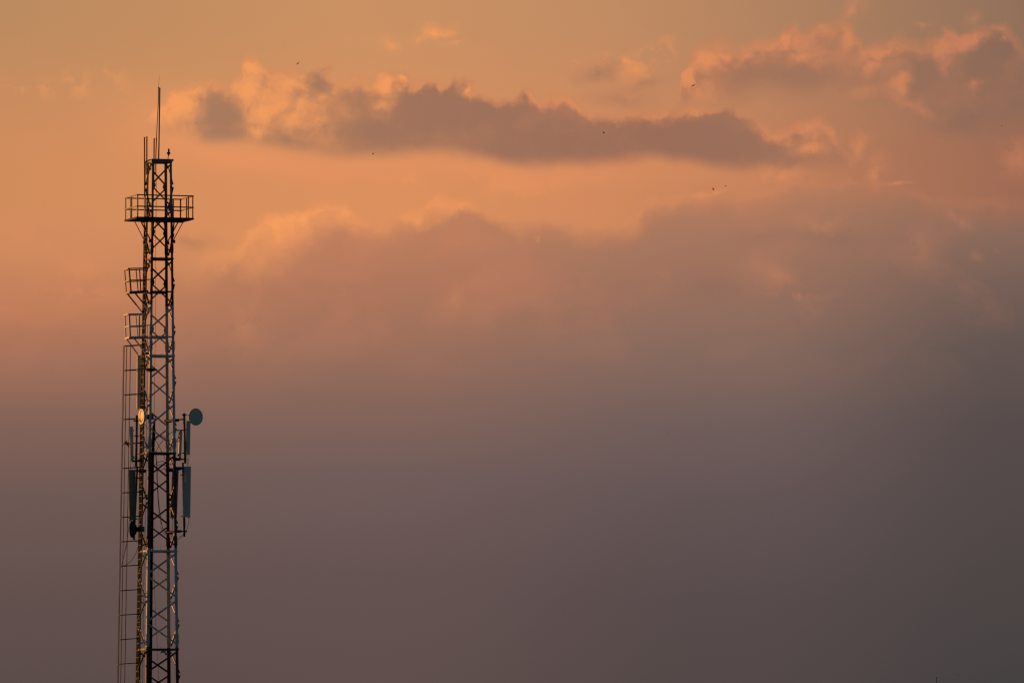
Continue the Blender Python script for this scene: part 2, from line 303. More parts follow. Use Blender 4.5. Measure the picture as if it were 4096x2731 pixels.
# ---------------------------------------------------------------- mesh helpers
class MB:
    def __init__(s): s.v, s.f = [], []
    def add(s, v, f):
        o = len(s.v); s.v += [Vector(p) for p in v]; s.f += [[i + o for i in q] for q in f]; return s
    def prism(s, prof, p0, p1, a, b):
        """sweep a 2-D profile (along unit vectors a, b) from p0 to p1"""
        n = len(prof); v = [Vector(p0) + a * x + b * y for x, y in prof] + [Vector(p1) + a * x + b * y for x, y in prof]
        f = [[i, (i + 1) % n, n + (i + 1) % n, n + i] for i in range(n)] + [list(range(n))[::-1], [n + i for i in range(n)]]
        return s.add(v, f)
    def angle(s, p0, p1, a, b, w, t=.008):
        return s.prism([(0, 0), (w, 0), (w, t), (t, t), (t, w), (0, w)], p0, p1, a, b)
    def box(s, c, a, b, n, w, h, d):
        c = Vector(c); return s.prism([(-w / 2, -h / 2), (w / 2, -h / 2), (w / 2, h / 2), (-w / 2, h / 2)], c - n * d / 2, c + n * d / 2, a, b)
    def bar(s, p0, p1, w, h, up=Vector((0, 0, 1))):
        p0, p1 = Vector(p0), Vector(p1); d = (p1 - p0).normalized(); a = d.cross(up)
        if a.length < 1e-4: a = d.cross(Vector((1, 0, 0)))
        a.normalize(); b = a.cross(d).normalized()
        return s.prism([(-w / 2, -h / 2), (w / 2, -h / 2), (w / 2, h / 2), (-w / 2, h / 2)], p0, p1, a, b)
    def tube(s, pts, r, n=8, r1=None):
        pts = [Vector(p) for p in pts]; m = len(pts); rings = []
        t = (pts[1] - pts[0]).normalized(); a = t.orthogonal().normalized()
        for i, p in enumerate(pts):
            t = (pts[min(i + 1, m - 1)] - pts[max(i - 1, 0)]).normalized()
            a = (a - t * a.dot(t)); a = a.normalized() if a.length > 1e-6 else t.orthogonal().normalized(); b = t.cross(a)
            q = r if r1 is None else r + (r1 - r) * i / (m - 1)
            rings += [p + (a * math.cos(2 * math.pi * k / n) + b * math.sin(2 * math.pi * k / n)) * q for k in range(n)]
        f = [[i * n + k, i * n + (k + 1) % n, (i + 1) * n + (k + 1) % n, (i + 1) * n + k] for i in range(m - 1) for k in range(n)]
        f += [list(range(n))[::-1], [(m - 1) * n + k for k in range(n)]]
        return s.add(rings, f)
    def lathe(s, prof, c, ax, n=28):
        """prof: (radius, distance along ax)"""
        ax = Vector(ax).normalized(); a = ax.orthogonal().normalized(); b = ax.cross(a); c = Vector(c); m = len(prof)
        v = [c + ax * h + (a * math.cos(2 * math.pi * k / n) + b * math.sin(2 * math.pi * k / n)) * r for r, h in prof for k in range(n)]
        f = [[i * n + k, i * n + (k + 1) % n, (i + 1) * n + (k + 1) % n, (i + 1) * n + k] for i in range(m - 1) for k in range(n)]
        f += [list(range(n))[::-1], [(m - 1) * n + k for k in range(n)]]
        return s.add(v, f)
    def plate(s, poly, t, nrm):
        """flat polygon given thickness t along nrm"""
        n = len(poly); nrm = Vector(nrm).normalized(); v = [Vector(p) - nrm * t / 2 for p in poly] + [Vector(p) + nrm * t / 2 for p in poly]
        return s.add(v, [[i, (i + 1) % n, n + (i + 1) % n, n + i] for i in range(n)] + [list(range(n))[::-1], [n + i for i in range(n)]])
    def mesh(s, name, m, smooth=False, origin=Vector()):
        me = bpy.data.meshes.new(name); me.from_pydata([tuple(p - origin) for p in s.v], [], s.f); me.materials.append(m)
        bm = bmesh.new(); bm.from_mesh(me); bmesh.ops.recalc_face_normals(bm, faces=bm.faces); bm.to_mesh(me); bm.free()
        if smooth:
            for p in me.polygons: p.use_smooth = len(p.vertices) < 5
        me.update(); return me
def link(name, data, parent=None):
    o = bpy.data.objects.new(name, data); col.objects.link(o); o.parent = parent; return o
def tag(o, label=None, cat=None, group=None, kind=None):
    if label: o['label'] = label
    if cat: o['category'] = cat
    if group: o['group'] = group
    if kind: o['kind'] = kind
    return o
class Thing:
    """an Empty at the thing's base in tower coordinates; parts are meshes given in tower coordinates"""
    def __init__(s, name, label, cat, origin, group=None):
        s.o = Vector(origin); s.e = link(name, None); s.e.empty_display_size = .2
        s.e.location = TOWER + WV * s.o.x + DV * s.o.y + Vector((0, 0, s.o.z)); s.e.rotation_euler = (0, 0, TH)
        tag(s.e, label, cat, group)
    def part(s, name, mb, m, parent=None, smooth=False):
        return link(name, mb.mesh(name, m, smooth, s.o), parent or s.e)
def single(name, mb, m, label, cat, origin, group=None, smooth=True):
    o0 = Vector(origin); o = link(name, mb.mesh(name, m, smooth, o0))
    o.location = TOWER + WV * o0.x + DV * o0.y + Vector((0, 0, o0.z)); o.rotation_euler = (0, 0, TH)
    return tag(o, label, cat, group)
def smooth_path(pts, n=6):
    pts = [Vector(p) for p in pts]
    if len(pts) < 3: return pts
    q = [pts[0] * 2 - pts[1]] + pts + [pts[-1] * 2 - pts[-2]]; out_ = []
    for i in range(1, len(q) - 2):
        a, b, c, d = q[i - 1:i + 3]
        for k in range(n):
            t = k / n; out_.append(.5 * (2 * b + (c - a) * t + (2 * a - 5 * b + 4 * c - d) * t * t + (3 * b - a - 3 * c + d) * t ** 3))
    return out_ + [pts[-1]]
def Z(u, v, oy): return 440 + u / 3.92, oy + v / 3.92     # study-crop coordinates -> photo pixels
XA, YA, ZA = Vector((1, 0, 0)), Vector((0, 1, 0)), Vector((0, 0, 1))

# ---------------------------------------------------------------- ground
g = MB(); N = 48; RR = 12000
gv = [Vector((0, 0, 0))]
for ring in (40, 150, 500, 2000, RR):
    gv += [Vector((ring * math.cos(2 * math.pi * k / N), ring * math.sin(2 * math.pi * k / N), 0)) for k in range(N)]
gf = [[0, 1 + k, 1 + (k + 1) % N] for k in range(N)]
for r_ in range(4): gf += [[1 + r_ * N + k, 1 + (r_ + 1) * N + k, 1 + (r_ + 1) * N + (k + 1) % N, 1 + r_ * N + (k + 1) % N] for k in range(N)]
g.add(gv, gf); gm = g.mesh('ground', GROUND)
if gm.polygons[0].normal.z < 0: gm.flip_normals()
tag(link('ground', gm), kind='structure')

# ---------------------------------------------------------------- the lattice tower
T = Thing('lattice_tower', 'tall square steel lattice tower with red and white painted bands and platforms', 'tower', (0, 0, 0))
FL = [zrow(645)] + [zrow(v) for v in (1033, 1421, 1810, 2201, 2593, 2985)] + [.35]
def corner(sx, sy, z, inset=0.): h = half(z) - inset; return Vector((sx * h, sy * h, z))
LEGS = {'A': (-1, -1), 'D': (1, -1), 'C': (-1, 1), 'B': (1, 1)}
leg_obj = {}
for k, (sx, sy) in LEGS.items():
    m = MB()
    for i in range(len(FL) - 1):
        w = [.098, .10, .108, .112, .122, .128, .13][i]
        m.angle(corner(sx, sy, FL[i + 1] - (.0 if i < 6 else .05)), corner(sx, sy, FL[i]), XA * -sx, YA * -sy, w, .012)
    leg_obj[k] = T.part('leg', m, PAINT)
    b = MB(); b.box(corner(sx, sy, .15) - Vector((sx, sy, 0)) * .05, XA, YA, ZA, .5, .5, .38); T.part('footing', b, CONC)
    for i, z in enumerate(FL[1:6]):                     # bolted splices just above the frames
        w = .12 + .006 * i; z0, z1 = z + .20, z + .58
        p = MB(); o = Vector((sx, sy, 0)) * .010
        p.angle(corner(sx, sy, z0) + o, corner(sx, sy, z1) + o, XA * -sx, YA * -sy, w, .009)
        sp = T.part('splice_plate', p, PAINT, leg_obj[k])
        bo = MB()
        for j in range(8):
            zz = z0 + .03 + j * .046 + (.02 if j > 3 else 0); c = corner(sx, sy, zz) + o
            for off in (.035, .085):
                q = c + XA * (-sx) * off; bo.tube([q, q + YA * sy * .028], .011, 6)
                q = c + YA * (-sy) * off; bo.tube([q, q + XA * sx * .034], .011, 6)
        tag(T.part('splice_bolts', bo, PAINT, leg_obj[k]), kind='stuff')
# zig-zag bracing: every face four diagonals a section
def brace(k0, z0, k1, z1, nrm, w, name='brace'):
    a0, a1 = corner(*LEGS[k0], z0), corner(*LEGS[k1], z1)
    d = (a1 - a0).normalized(); a0 = a0 + d * .03 + nrm * .014; a1 = a1 - d * .03 + nrm * .014
    up = nrm.cross(d).normalized(); up = up if up.z > 0 else -up
    m = MB(); m.angle(a0 - up * w / 2, a1 - up * w / 2, up, nrm, w, .008); T.part(name, m, PAINT)
for i in range(len(FL) - 1):
    zt, zb = FL[i] - .06, FL[i + 1] + .10
    q = [zt + (zb - zt) * j / 4 for j in range(5)]
    w = .062 if i < 4 else .07
    for j in range(4):
        g_ = .035
        z0, z1 = q[j] - g_, q[j + 1] + g_
        for a, b, nrm in (('D', 'A', -YA), ('C', 'B', YA), ('A', 'C', -XA), ('B', 'D', XA)):
            brace(a if j % 2 == 0 else b, z0, b if j % 2 == 0 else a, z1, nrm, w)
    # corner plates where the diagonals meet
    if i < 2:
        for j in (1, 2, 3):
            for k, sx, yy, nrm in ((('A', 1, -1, -YA), ('B', -1, 1, YA)) if j % 2 else (('D', -1, -1, -YA), ('C', 1, 1, YA))):
                c = corner(*LEGS[k], q[j]) + nrm * .005
                p = MB(); p.plate([c + Vector((sx * .01, 0, .13)), c + Vector((sx * .12, 0, .13)), c + Vector((sx * .17, 0, .04)), c + Vector((sx * .17, 0, -.04)), c + Vector((sx * .12, 0, -.13)), c + Vector((sx * .01, 0, -.13))], .008, nrm)
                T.part('corner_plate', p, PAINT)
# horizontal frames
for i, z in enumerate(FL[:-1]):
    h = half(z); w = .075 if i else .085
    for (a, b, nrm) in ((('A'), 'D', -YA), ('C', 'B', YA), ('A', 'C', -XA), ('D', 'B', XA)):
        m = MB(); m.angle(corner(*LEGS[a], z) + nrm * .025, corner(*LEGS[b], z) + nrm * .025, -ZA, -nrm, w, .01)
        T.part('frame_bar', m, PAINT)
    if i:
        m = MB(); m.bar((-h + .02, -h + .05, z - .02), (h - .02, h - .05, z - .02), .06, .05); T.part('frame_bar', m, PAINT)
        s_ = MB()
        for xx in (-.05, .03, -.42, -.36, .4):
            s_.tube([(xx * h / .5, -h - .02, z - .01), (xx * h / .5, -h - .02, z + .055)], .010, 6)
        tag(T.part('frame_bolts', s_, PAINT), kind='stuff')
# extra bars carrying the two side platforms
for py in (1166, 1346):
    z = zrow(py)
    for (a, b, nrm) in (('A', 'D', -YA), ('C', 'B', YA)):
        m = MB(); m.angle(corner(*LEGS[a], z) + nrm * .03, corner(*LEGS[b], z) + nrm * .03, -ZA, -nrm, .07, .01); T.part('frame_bar', m, PAINT)
# top frame: thicker head plates the poles are clamped to
z = FL[0]; h = half(z)
m = MB(); m.bar((-h - .04, -h - .03, z + .02), (h + .06, -h - .03, z + .02), .06, .08); T.part('head_beam', m, PAINT)
m = MB(); m.bar((-h - .04, h + .03, z + .02), (h + .06, h + .03, z + .02), .06, .08); T.part('head_beam', m, PAINT)
m = MB(); m.bar((-h - .05, 0, z + .03), (h + .05, 0, z + .03), .07, .07); T.part('head_beam', m, PAINT)

# ladder on the left face with its safety cage
LAD = Thing.part(T, 'ladder', (lambda m: [m.tube([Vector((-half(z) - .07, half(z) - .06, z)) for z in (.1, ZT)], .022, 8), m][1])(MB()), CAGE_M)
def ladder_pt(z, s): hh = half(z); return Vector((-hh - .07, hh - .06 - s * .44, z))
m = MB(); m.tube([ladder_pt(.1, 1), ladder_pt(ZT, 1)], .022, 8); T.part('stile', m, CAGE_M, LAD)
rung = None; z = .4
while z < ZT - .1:
    p0, p1 = ladder_pt(z, 0), ladder_pt(z, 1)
    if rung is None:
        m = MB(); m.tube([(0, 0, 0), p1 - p0], .012, 6); rung = m.mesh('rung', RUNG_M)
    o = link('rung', rung, LAD); o.location = p0; z += .294
cage_hoops = [1379 + 97.7 * i for i in range(19)]
def cage_off(a):       # plan of the hoop: a from 0 (far stile) to 1 (near stile)
    t = math.pi * a
    return Vector((-.86 * math.sin(t) ** .8, .30 * math.cos(t) * (1 + .25 * math.sin(t)), 0))
CAGE = None; straps = [[] for _ in range(4)]; SA = (.46, .36, .66, .16)
for py in cage_hoops:
    z = zrow(py)
    if z < 2.2: break
    c = (ladder_pt(z, 0) + ladder_pt(z, 1)) / 2
    pts = []
    for k in range(21):
        q = c + cage_off(k / 20); q.z += (q.x - c.x) * .075; pts.append(q)
    m = MB()
    for k in range(20): m.bar(pts[k], pts[k + 1], .008, .036)
    if CAGE is None: CAGE = T.part('safety_cage', m, CAGE_M)
    else: T.part('hoop', m, CAGE_M, CAGE)
    for i, a in enumerate(SA):
        q = c + cage_off(a); q.z += (q.x - c.x) * .075; straps[i].append(q)
for i, s_ in enumerate(straps):
    m = MB(); 
    for k in range(len(s_) - 1):
        b_ = (s_[k] - s_[k + 1]).normalized(); o_ = Vector((random.uniform(-.006, .006), 0, 0))
        m.tube([s_[k], (s_[k] + s_[k + 1]) / 2 + o_, s_[k + 1]], .008 if i == 0 else .017, 6)
    T.part('strap', m, CAGE_M, CAGE)

# main platform
zf = zrow(879); PW_, PD = 2.44 / 2, 1.98 / 2
m = MB()
for a, b in (((-PW_, -PD), (PW_, -PD)), ((-PW_, PD), (PW_, PD)), ((-PW_, -PD), (-PW_, PD)), ((PW_, -PD), (PW_, PD))):
    m.bar((*a, zf), (*b, zf), .06, .075)
PLAT = T.part('platform', m, DULL)
for i in range(17):
    y = -PD + .08 + i * (2 * PD - .16) / 16
    if abs(y) < .40 and i % 1 == 0:
        for s in (-1, 1):
            m = MB(); m.bar((s * .46, y, zf + .02), (s * (PW_ - .03), y, zf + .02), .035, .03); T.part('floor_slat', m, DULL, PLAT)
    else:
        m = MB(); m.bar((-PW_ + .03, y, zf + .02), (PW_ - .03, y, zf + .02), .055, .03); T.part('floor_slat', m, DULL, PLAT)
for y in (-.46, .46):
    m = MB(); m.bar((-PW_ + .03, y, zf - .035), (PW_ - .03, y, zf - .035), .05, .07); T.part('joist', m, DULL, PLAT)
for x in (-.46, .46):
    m = MB(); m.bar((x, -PD + .03, zf - .036), (x, PD - .03, zf - .036), .05, .07); T.part('joist', m, DULL, PLAT)
RH = .955; e_ = .012
def post(x, y, parent, zb, zt, lean=Vector(), w=.05, mt=None):
    m = MB(); m.angle(Vector((x, y, zb)), Vector((x, y, zt)) + lean, XA * (-1 if x > 0 else 1), YA * (-1 if y > 0 else 1), w, .008); T.part('post', m, mt or PAINT, parent)
for x, y in ((-PW_, -PD), (PW_, -PD), (-PW_, PD), (PW_, PD), (-PW_, 0), (PW_, 0), (-PW_ + .32, -PD), (PW_ - .19, -PD), (-PW_ + .21, PD), (PW_ - .32, PD), (-.1, PD)):
    post(x, y, PLAT, zf, zf + RH)
for hz in (RH, RH * .5):
    for a, b in (((-PW_, -PD), (PW_, -PD)), ((-PW_, PD), (PW_, PD)), ((-PW_, -PD), (-PW_, PD)), ((PW_, -PD), (PW_, PD))):
        m = MB(); m.bar((a[0] * 1.008, a[1] * 1.008, zf + hz), (b[0] * 1.008, b[1] * 1.008, zf + hz), .016, .05); T.part('rail', m, GALV, PLAT)
for k, (sx, sy) in LEGS.items():
    zz = zrow(968); c = corner(sx, sy, zz)
    m = MB(); m.angle(c + XA * sx * .01, Vector((sx * (PW_ - .26), sy * .47, zf - .06)), ZA, YA * -sy, .075, .008); T.part('strut', m, DULL, PLAT)
    m = MB(); m.angle(c + YA * sy * .01, Vector((sx * .47, sy * (PD - .2), zf - .06)), ZA, XA * -sx, .06, .008); T.part('strut', m, DULL, PLAT)
    m = MB(); m.box(c + Vector((sx * .015, sy * .0, 0)), XA, YA, ZA, .16, .05, .14); T.part('strut_shoe', m, DULL, PLAT)

# two small side platforms on the left
def side_platform(oy, fl, posts, rails, struts):
    yn = -half(zrow(1166)) - .02; yf = yn + .56
    zc = [on(*Z(*p, oy), yn if i % 2 == 0 else yf) for i, p in enumerate(fl)]   # near-left, far-left, near-right, far-right
    nl, fl_, nr, fr = zc
    m = MB()
    for a, b in ((nl, nr), (fl_, fr), (nl, fl_)): m.bar(a, b, .05, .07)
    P = T.part('platform', m, PAINT)
    for i in range(7):
        t = (i + .5) / 7; a = nl.lerp(fl_, t) + ZA * .03; b = nr.lerp(fr, t) + ZA * .03
        m = MB(); m.bar(a, b, .045, .025); T.part('floor_slat', m, DULL, P)
    for near, (u0, v0), (u1, v1), w in posts:
        yy = yn if near else yf; a, b = on(*Z(u0, v0, oy), yy), on(*Z(u1, v1, oy), yy)
        m = MB(); m.angle(b, a, XA, YA * (1 if near else -1), w, .008); T.part('post', m, PAINT, P)
    for n0, p, n1, q in rails:
        a, b = on(*Z(*p, oy), yn if n0 else yf), on(*Z(*q, oy), yn if n1 else yf)
        o_ = YA * -.012 if n0 and n1 else YA * .012 if not (n0 or n1) else XA * -.012
        m = MB(); m.bar(a + o_, b + o_, .012, .045); T.part('rail', m, PAINT, P)
    for near, p, q in struts:
        yy = yn + .05 if near else yf; a = on(*Z(*p, oy), yy); b = on(*Z(*q, oy), (-half(a.z) if near else half(a.z) * .95))
        m = MB(); m.angle(a, b, ZA, YA, .075, .008); T.part('strut', m, PAINT, P)
side_platform(980, [(312, 738), (247, 757), (600, 722), (540, 742)],
              [(1, (290, 370), (320, 738), .062), (0, (220, 390), (247, 757), .05), (1, (455, 366), (477, 728), .045), (0, (397, 376), (432, 745), .05)],
              [(1, (280, 368), 1, (615, 359)), (0, (217, 392), 0, (525, 384)), (0, (217, 392), 1, (290, 370)), (1, (300, 553), 1, (650, 540)), (0, (235, 577), 0, (525, 564)), (0, (235, 577), 1, (305, 553))],
              [(0, (265, 762), (512, 1072)), (1, (378, 742), (628, 1052))])
side_platform(980, [(308, 1448), (238, 1466), (600, 1438), (540, 1455)],
              [(1, (290, 1078), (308, 1450), .066), (0, (224, 1096), (238, 1466), .055), (1, (455, 1090), (457, 1442), .045), (0, (395, 1100), (427, 1455), .048)],
              [(1, (280, 1083), 1, (605, 1075)), (0, (218, 1100), 0, (525, 1094)), (0, (218, 1100), 1, (290, 1083)), (1, (305, 1274), 1, (622, 1257)), (0, (235, 1284), 0, (520, 1276)), (0, (235, 1284), 1, (305, 1272))],
              [(0, (255, 1472), (440, 1728)), (1, (368, 1456), (556, 1702))])

# ---------------------------------------------------------------- poles and lamp on the head
def pole(label, p0, p1, r, name='antenna_pole', m_=GALV, cat='pole', group=None):
    m = MB(); m.tube([p1, p0], r, 10); m.lathe([(r * .7, 0), (r * 1.18, 0), (r * 1.18, .03), (r * .7, .03)], p0 - ZA * .03, ZA, 10)
    return single(name, m, m_, label, cat, p1, group)
pole('far left of the upright poles on the tower head, running down to the platform', on(577.8, 549, .36), on(578.5, 868, .36), .027)
pole('upright pole second from the left on the tower head, slightly the taller', on(587.5, 547, .28), on(587, 700, .28), .028)
pole('short upright pole left of the tall mast on the tower head', on(616.8, 554, -.30), on(615, 725, -.30), .028)
mst = Thing('mast_pipe', 'tallest straight mast pipe rising from the middle of the tower head', 'mast', on(634, 640, 0))
m = MB(); m.tube([on(634.2, 648, 0), on(636, 560, 0), on(639.3, 352, 0)], .030, 12, .028); mst.part('pipe', m, GALV, smooth=True)
c = on(634, 640, 0); m = MB(); m.box(c, XA, YA, ZA, .17, .17, .07); mst.part('base_plate', m, DULL)
wh = Thing('whip_antenna', 'thin leaning whip antenna with a needle tip beside the mast pipe', 'antenna', on(622, 660, -.12))
m = MB(); m.tube(smooth_path([on(623, 700, -.12), on(623.6, 620, -.12), on(626, 551, -.12)]), .024, 10); wh.part('socket_pipe', m, GALV, smooth=True)
m = MB(); m.tube(smooth_path([on(625.5, 556, -.12), on(629.5, 480, -.1), on(633, 410, -.08), on(634.6, 351, -.07)]), .017, 10); wh.part('rod', m, BLACK, smooth=True)
m = MB(); m.tube([on(634.6, 353, -.07), on(635.8, 330, -.07), on(638.6, 297, -.07)], .008, 8, .002); wh.part('needle', m, BLACK, smooth=True)
m = MB(); m.lathe([(.02, 0), (.032, .005), (.032, .03), (.012, .035)], on(634.6, 353, -.07), ZA, 10); wh.part('collar', m, BLACK, smooth=True)
b = on(674.5, 643, -.30); lp = Thing('obstruction_light', 'small dark red warning lamp on a thin stem at the tower head', 'lamp', b)
m = MB(); m.tube([b - ZA * .05, b + ZA * .24], .012, 8); lp.part('stem', m, DULL, smooth=True)
m = MB(); m.lathe([(.02, .2), (.035, .22), (.035, .26), (.08, .29), (.085, .32), (.06, .35), (.045, .36)], b, ZA, 16); lp.part('lamp_base', m, DULL, smooth=True)
m = MB(); m.lathe([(.042, .355), (.045, .37), (.045, .46), (.036, .485), (.012, .49), (.008, .53), (.002, .54)], b, ZA, 14); lp.part('lamp_glass', m, LAMP, smooth=True)
m = MB(); m.tube(smooth_path([b + Vector((-.02, 0, .22)), b + Vector((-.06, 0, .12)), b + Vector((-.04, 0, .03)), b + Vector((-.14, 0, .04)), b + Vector((-.35, .1, .06))]), .005, 6); lp.part('lead', m, BLACK, smooth=True)

# ---------------------------------------------------------------- antenna mounts
def mount(label, top, bot, r, arms, clamps, yl):
    """a pole held off the tower: arms as (pixel from, pixel to, thickness), clamps as boxes (pixel centre, w, h, local depth)"""
    t = Thing('antenna_mount', label, 'mount', on(*bot, yl), 'pole mounts on the tower')
    m = MB(); m.tube([on(*bot, yl), on(*top, yl)], r, 12); t.part('pole', m, GALV, smooth=True)
    for (a, ya), (b_, yb), w in arms:
        m = MB(); m.bar(on(*a, ya), on(*b_, yb), w, w); t.part('arm', m, DULL)
    for c_, w, h_, y_ in clamps:
        m = MB(); c3 = on(*c_, y_); m.box(c3, XA, YA, ZA, w, .14, h_)
        for s in (-1, 1):
            m.tube([c3 + Vector((s * w * .35, -.1, 0)), c3 + Vector((s * w * .35, .1, 0))], .012, 6)
        m.tube([c3 + Vector((-w / 2 - .05, 0, h_ * .25)), c3 + Vector((w / 2 + .05, 0, h_ * .25))], .012, 6)
        t.part('clamp', m, DULL)
    return t
hR = half(zrow(1700))
mR1 = mount('mounting pole right of the tower that carries the round grey dish', (736.5, 1652), (741, 1853), .05,
            [((Z(860, 1265, 1360), .50), (Z(1000, 1262, 1360), -.45), .07), ((Z(1000, 1255, 1360), -.45), (Z(1160, 1240, 1360), 0), .055), ((Z(990, 920, 1600), -.45), (Z(1190, 928, 1600), 0), .06), ((Z(1040, 470, 1600), -.45), (Z(1195, 462, 1600), -.05), .03)],
            [(Z(915, 1268, 1360), .26, .13, .5), (Z(1030, 1255, 1360), .25, .12, -.45), (Z(1045, 925, 1600), .30, .13, -.42), (Z(1165, 232, 1600), .16, .05, 0), (Z(1165, 830, 1600), .16, .04, 0)], 0)
mR2 = mount('lower mounting pole right of the tower behind the wide panel antenna', (731.5, 1849), (737.5, 2146), .042,
            [((Z(1000, 1072, 1600), -.45), (Z(1145, 1070, 1600), .05), .06), ((Z(870, 1210, 1820), .52), (Z(1010, 1195, 1820), -.45), .06), ((Z(1010, 1192, 1820), -.45), (Z(1200, 1193, 1820), .05), .06)],
            [(Z(1060, 1070, 1600), .32, .14, -.42), (Z(925, 1210, 1820), .28, .15, .52), (Z(1060, 1192, 1820), .26, .11, -.46), (Z(925, 1095, 1600), .30, .15, .5), (Z(1140, 310, 1820), .14, .03, .05), (Z(1150, 958, 1820), .14, .03, .05)], .05)
mL1 = mount('upper mounting pole left of the tower beside the narrow panel antenna', (547.5, 1660), (544, 1866), .052,
            [((Z(375, 322, 1600), 0), (Z(530, 320, 1600), .4), .05), ((Z(355, 955, 1600), 0), (Z(520, 945, 1600), .45), .06), ((Z(370, 912, 1600), 0), (Z(440, 912, 1600), 0), .03)],
            [(Z(400, 322, 1600), .14, .06, 0), (Z(400, 955, 1600), .26, .07, 0), (Z(490, 945, 1600), .20, .12, .42), (Z(415, 560, 1600), .18, .04, 0)], 0)
mL2 = mount('lower mounting pole left of the tower beside the wide dark panel', (549, 1864), (535.5, 2158), .045,
            [((Z(400, 1105, 1600), 0), (Z(560, 1110, 1600), .42), .06), ((Z(380, 1220, 1600), 0), (Z(480, 1222, 1600), .4), .03), ((Z(360, 1180, 1820), 0), (Z(520, 1195, 1820), .45), .05)],
            [(Z(505, 1110, 1600), .32, .13, .42), (Z(425, 1220, 1600), .16, .05, 0), (Z(400, 998, 1820), .15, .04, 0)], 0)
mP1 = mount('short clamp pole behind the tall panel antenna below the side platforms', (577, 1412), (576, 1640), .05,
            [((Z(480, 300, 1360), .1), (Z(545, 300, 1360), .3), .035), ((Z(480, 405, 1360), .1), (Z(560, 405, 1360), .3), .04), ((Z(470, 1050, 1360), .1), (Z(560, 1050, 1360), .3), .035), ((Z(540, 455, 1360), .3), (Z(730, 468, 1360), -.5), .07)],
            [(Z(630, 465, 1360), .30, .13, -.53), (Z(590, 210, 1360), .14, .10, .1)], .3)

# ---------------------------------------------------------------- panel antennas
def panel(label, top, bot, w, dpt, head, yl, m_=RADOME, cables=2, brackets=True, br_side=1):
    b_, t_ = on(*bot, yl), on(*top, yl); ax = (t_ - b_).normalized(); nrm = wdir(head); nrm = (nrm - ax * nrm.dot(ax)).normalized(); sd_ = ax.cross(nrm).normalized()
    P = Thing('panel_antenna', label, 'antenna', b_, 'panel antennas on the tower')
    c = .3 * dpt; W, Dp = w / 2, dpt / 2
    prof = [(-W, -Dp), (W, -Dp), (W, Dp - c), (W - c * .6, Dp - c * .25), (W - c * 1.3, Dp), (-W + c * 1.3, Dp), (-W + c * .6, Dp - c * .25), (-W, Dp - c)]
    m = MB(); m.prism(prof, b_ + ax * .012, t_ - ax * .012, sd_, nrm); P.part('radome', m, m_)
    big = [(x * 1.03, y * 1.05) for x, y in prof]
    for e0, e1 in ((b_, b_ + ax * .03), (t_ - ax * .03, t_)):
        m = MB(); m.prism(big, e0, e1, sd_, nrm); P.part('end_cap', m, m_)
    for i in range(cables):
        s = (i - (cables - 1) / 2) * w * .5; m = MB(); m.tube([b_ + sd_ * s + ax * .005, b_ + sd_ * s - ax * .055], .016, 8); P.part('connector', m, DULL, smooth=True)
    if brackets:
        L = (t_ - b_).length
        for f_ in (.1, .88):
            c0 = b_ + ax * L * f_ - nrm * (Dp + .035); m = MB(); m.box(c0, sd_, ax, nrm, .09, .08, .07); m.tube([c0 - sd_ * .08, c0 + sd_ * .08], .011, 6); P.part('bracket', m, DULL)
    return P
panel('tall narrow panel antenna left of the tower just below the side platforms', Z(453, 238, 1360), Z(447, 1070, 1360), .135, .14, 17, .12, cables=1)
panel('slim grey panel antenna on the right directly below the round dish', Z(1231, 325, 1600), Z(1222, 850, 1600), .166, .08, 14, -.1)
panel('wide grey panel antenna lowest on the right of the tower', Z(1213, 1040, 1600), Z(1201, 970, 1820), .305, .11, 10, -.05)
panel('narrow panel antenna with sunlit edge between tower and right pole', Z(1112, 475, 1600), Z(1092, 905, 1600), .115, .10, 26, -.2)
panel('drab panel antenna behind the right rear leg of the tower', Z(1030, 1095, 1600), Z(1000, 985, 1820), .26, .12, 160, .75, RADOME_D, brackets=False)
panel('narrow panel antenna farthest left at the height of the red scrap', Z(332, 416, 1600), Z(337, 944, 1600), .135, .10, -32, -.05)
panel('wide dark panel antenna on the left above the lowest dish', Z(342, 228, 1820), Z(346, 1020, 1820), .27, .16, -30, -.05, RADOME_D)

# ---------------------------------------------------------------- round dishes
def dish(label, c_, yl, rad, head, depth, back, m_face=DISHW, m_body=DISHW, el=0, box_=True):
    c = on(*c_, yl); n = wdir(head, el); D_ = Thing('dish_antenna', label, 'dish', c, 'round dishes on the tower')
    prof = [(.001, .045), (rad * .35, .042), (rad * .7, .028), (rad * .93, .006), (rad * .985, 0)]
    m = MB(); m.lathe(prof[::-1] + [], c, n, 40); D_.part('radome', m, m_face, smooth=True)
    m = MB(); m.lathe([(rad * .985, .004), (rad, .004), (rad, -depth), (rad * .93, -depth - .015), (rad * .62, -depth - .11 * back / .3), (rad * .30, -back + .06), (rad * .2, -back)], c, n, 40); D_.part('reflector', m, m_body, smooth=True)
    m = MB(); m.lathe([(rad * 1.0, -.02), (rad * 1.03, -.015), (rad * 1.03, .012), (rad * 1.0, .016)], c, n, 40); D_.part('rim', m, m_body, smooth=True)
    s = n.cross(ZA).normalized(); q = c - n * (back + .07)
    m = MB(); m.box(q, s, ZA, n, .16, .2, .15); D_.part('mount_bracket', m, DULL)
    if box_:
        m = MB(); m.box(q - n * .12 + ZA * .0, s, ZA, n, .17, .23, .12); D_.part('radio_unit', m, GALV)
    return D_
dish('round dish with an orange sunlit face on the left side of the tower', (566, 1666), -.5, .325, -66, .05, .27)
dish('round grey dish in shadow standing out to the right of the tower', (783, 1667), -.02, .352, 38, .07, .16, RADOME, RADOME, box_=False)
dish('dark round dish seen from behind, low on the left of the tower', (528, 2116), .05, .345, -104, .05, .27, DULL, DULL)  # shade on this turned-away dish is put into its colour as dark steel

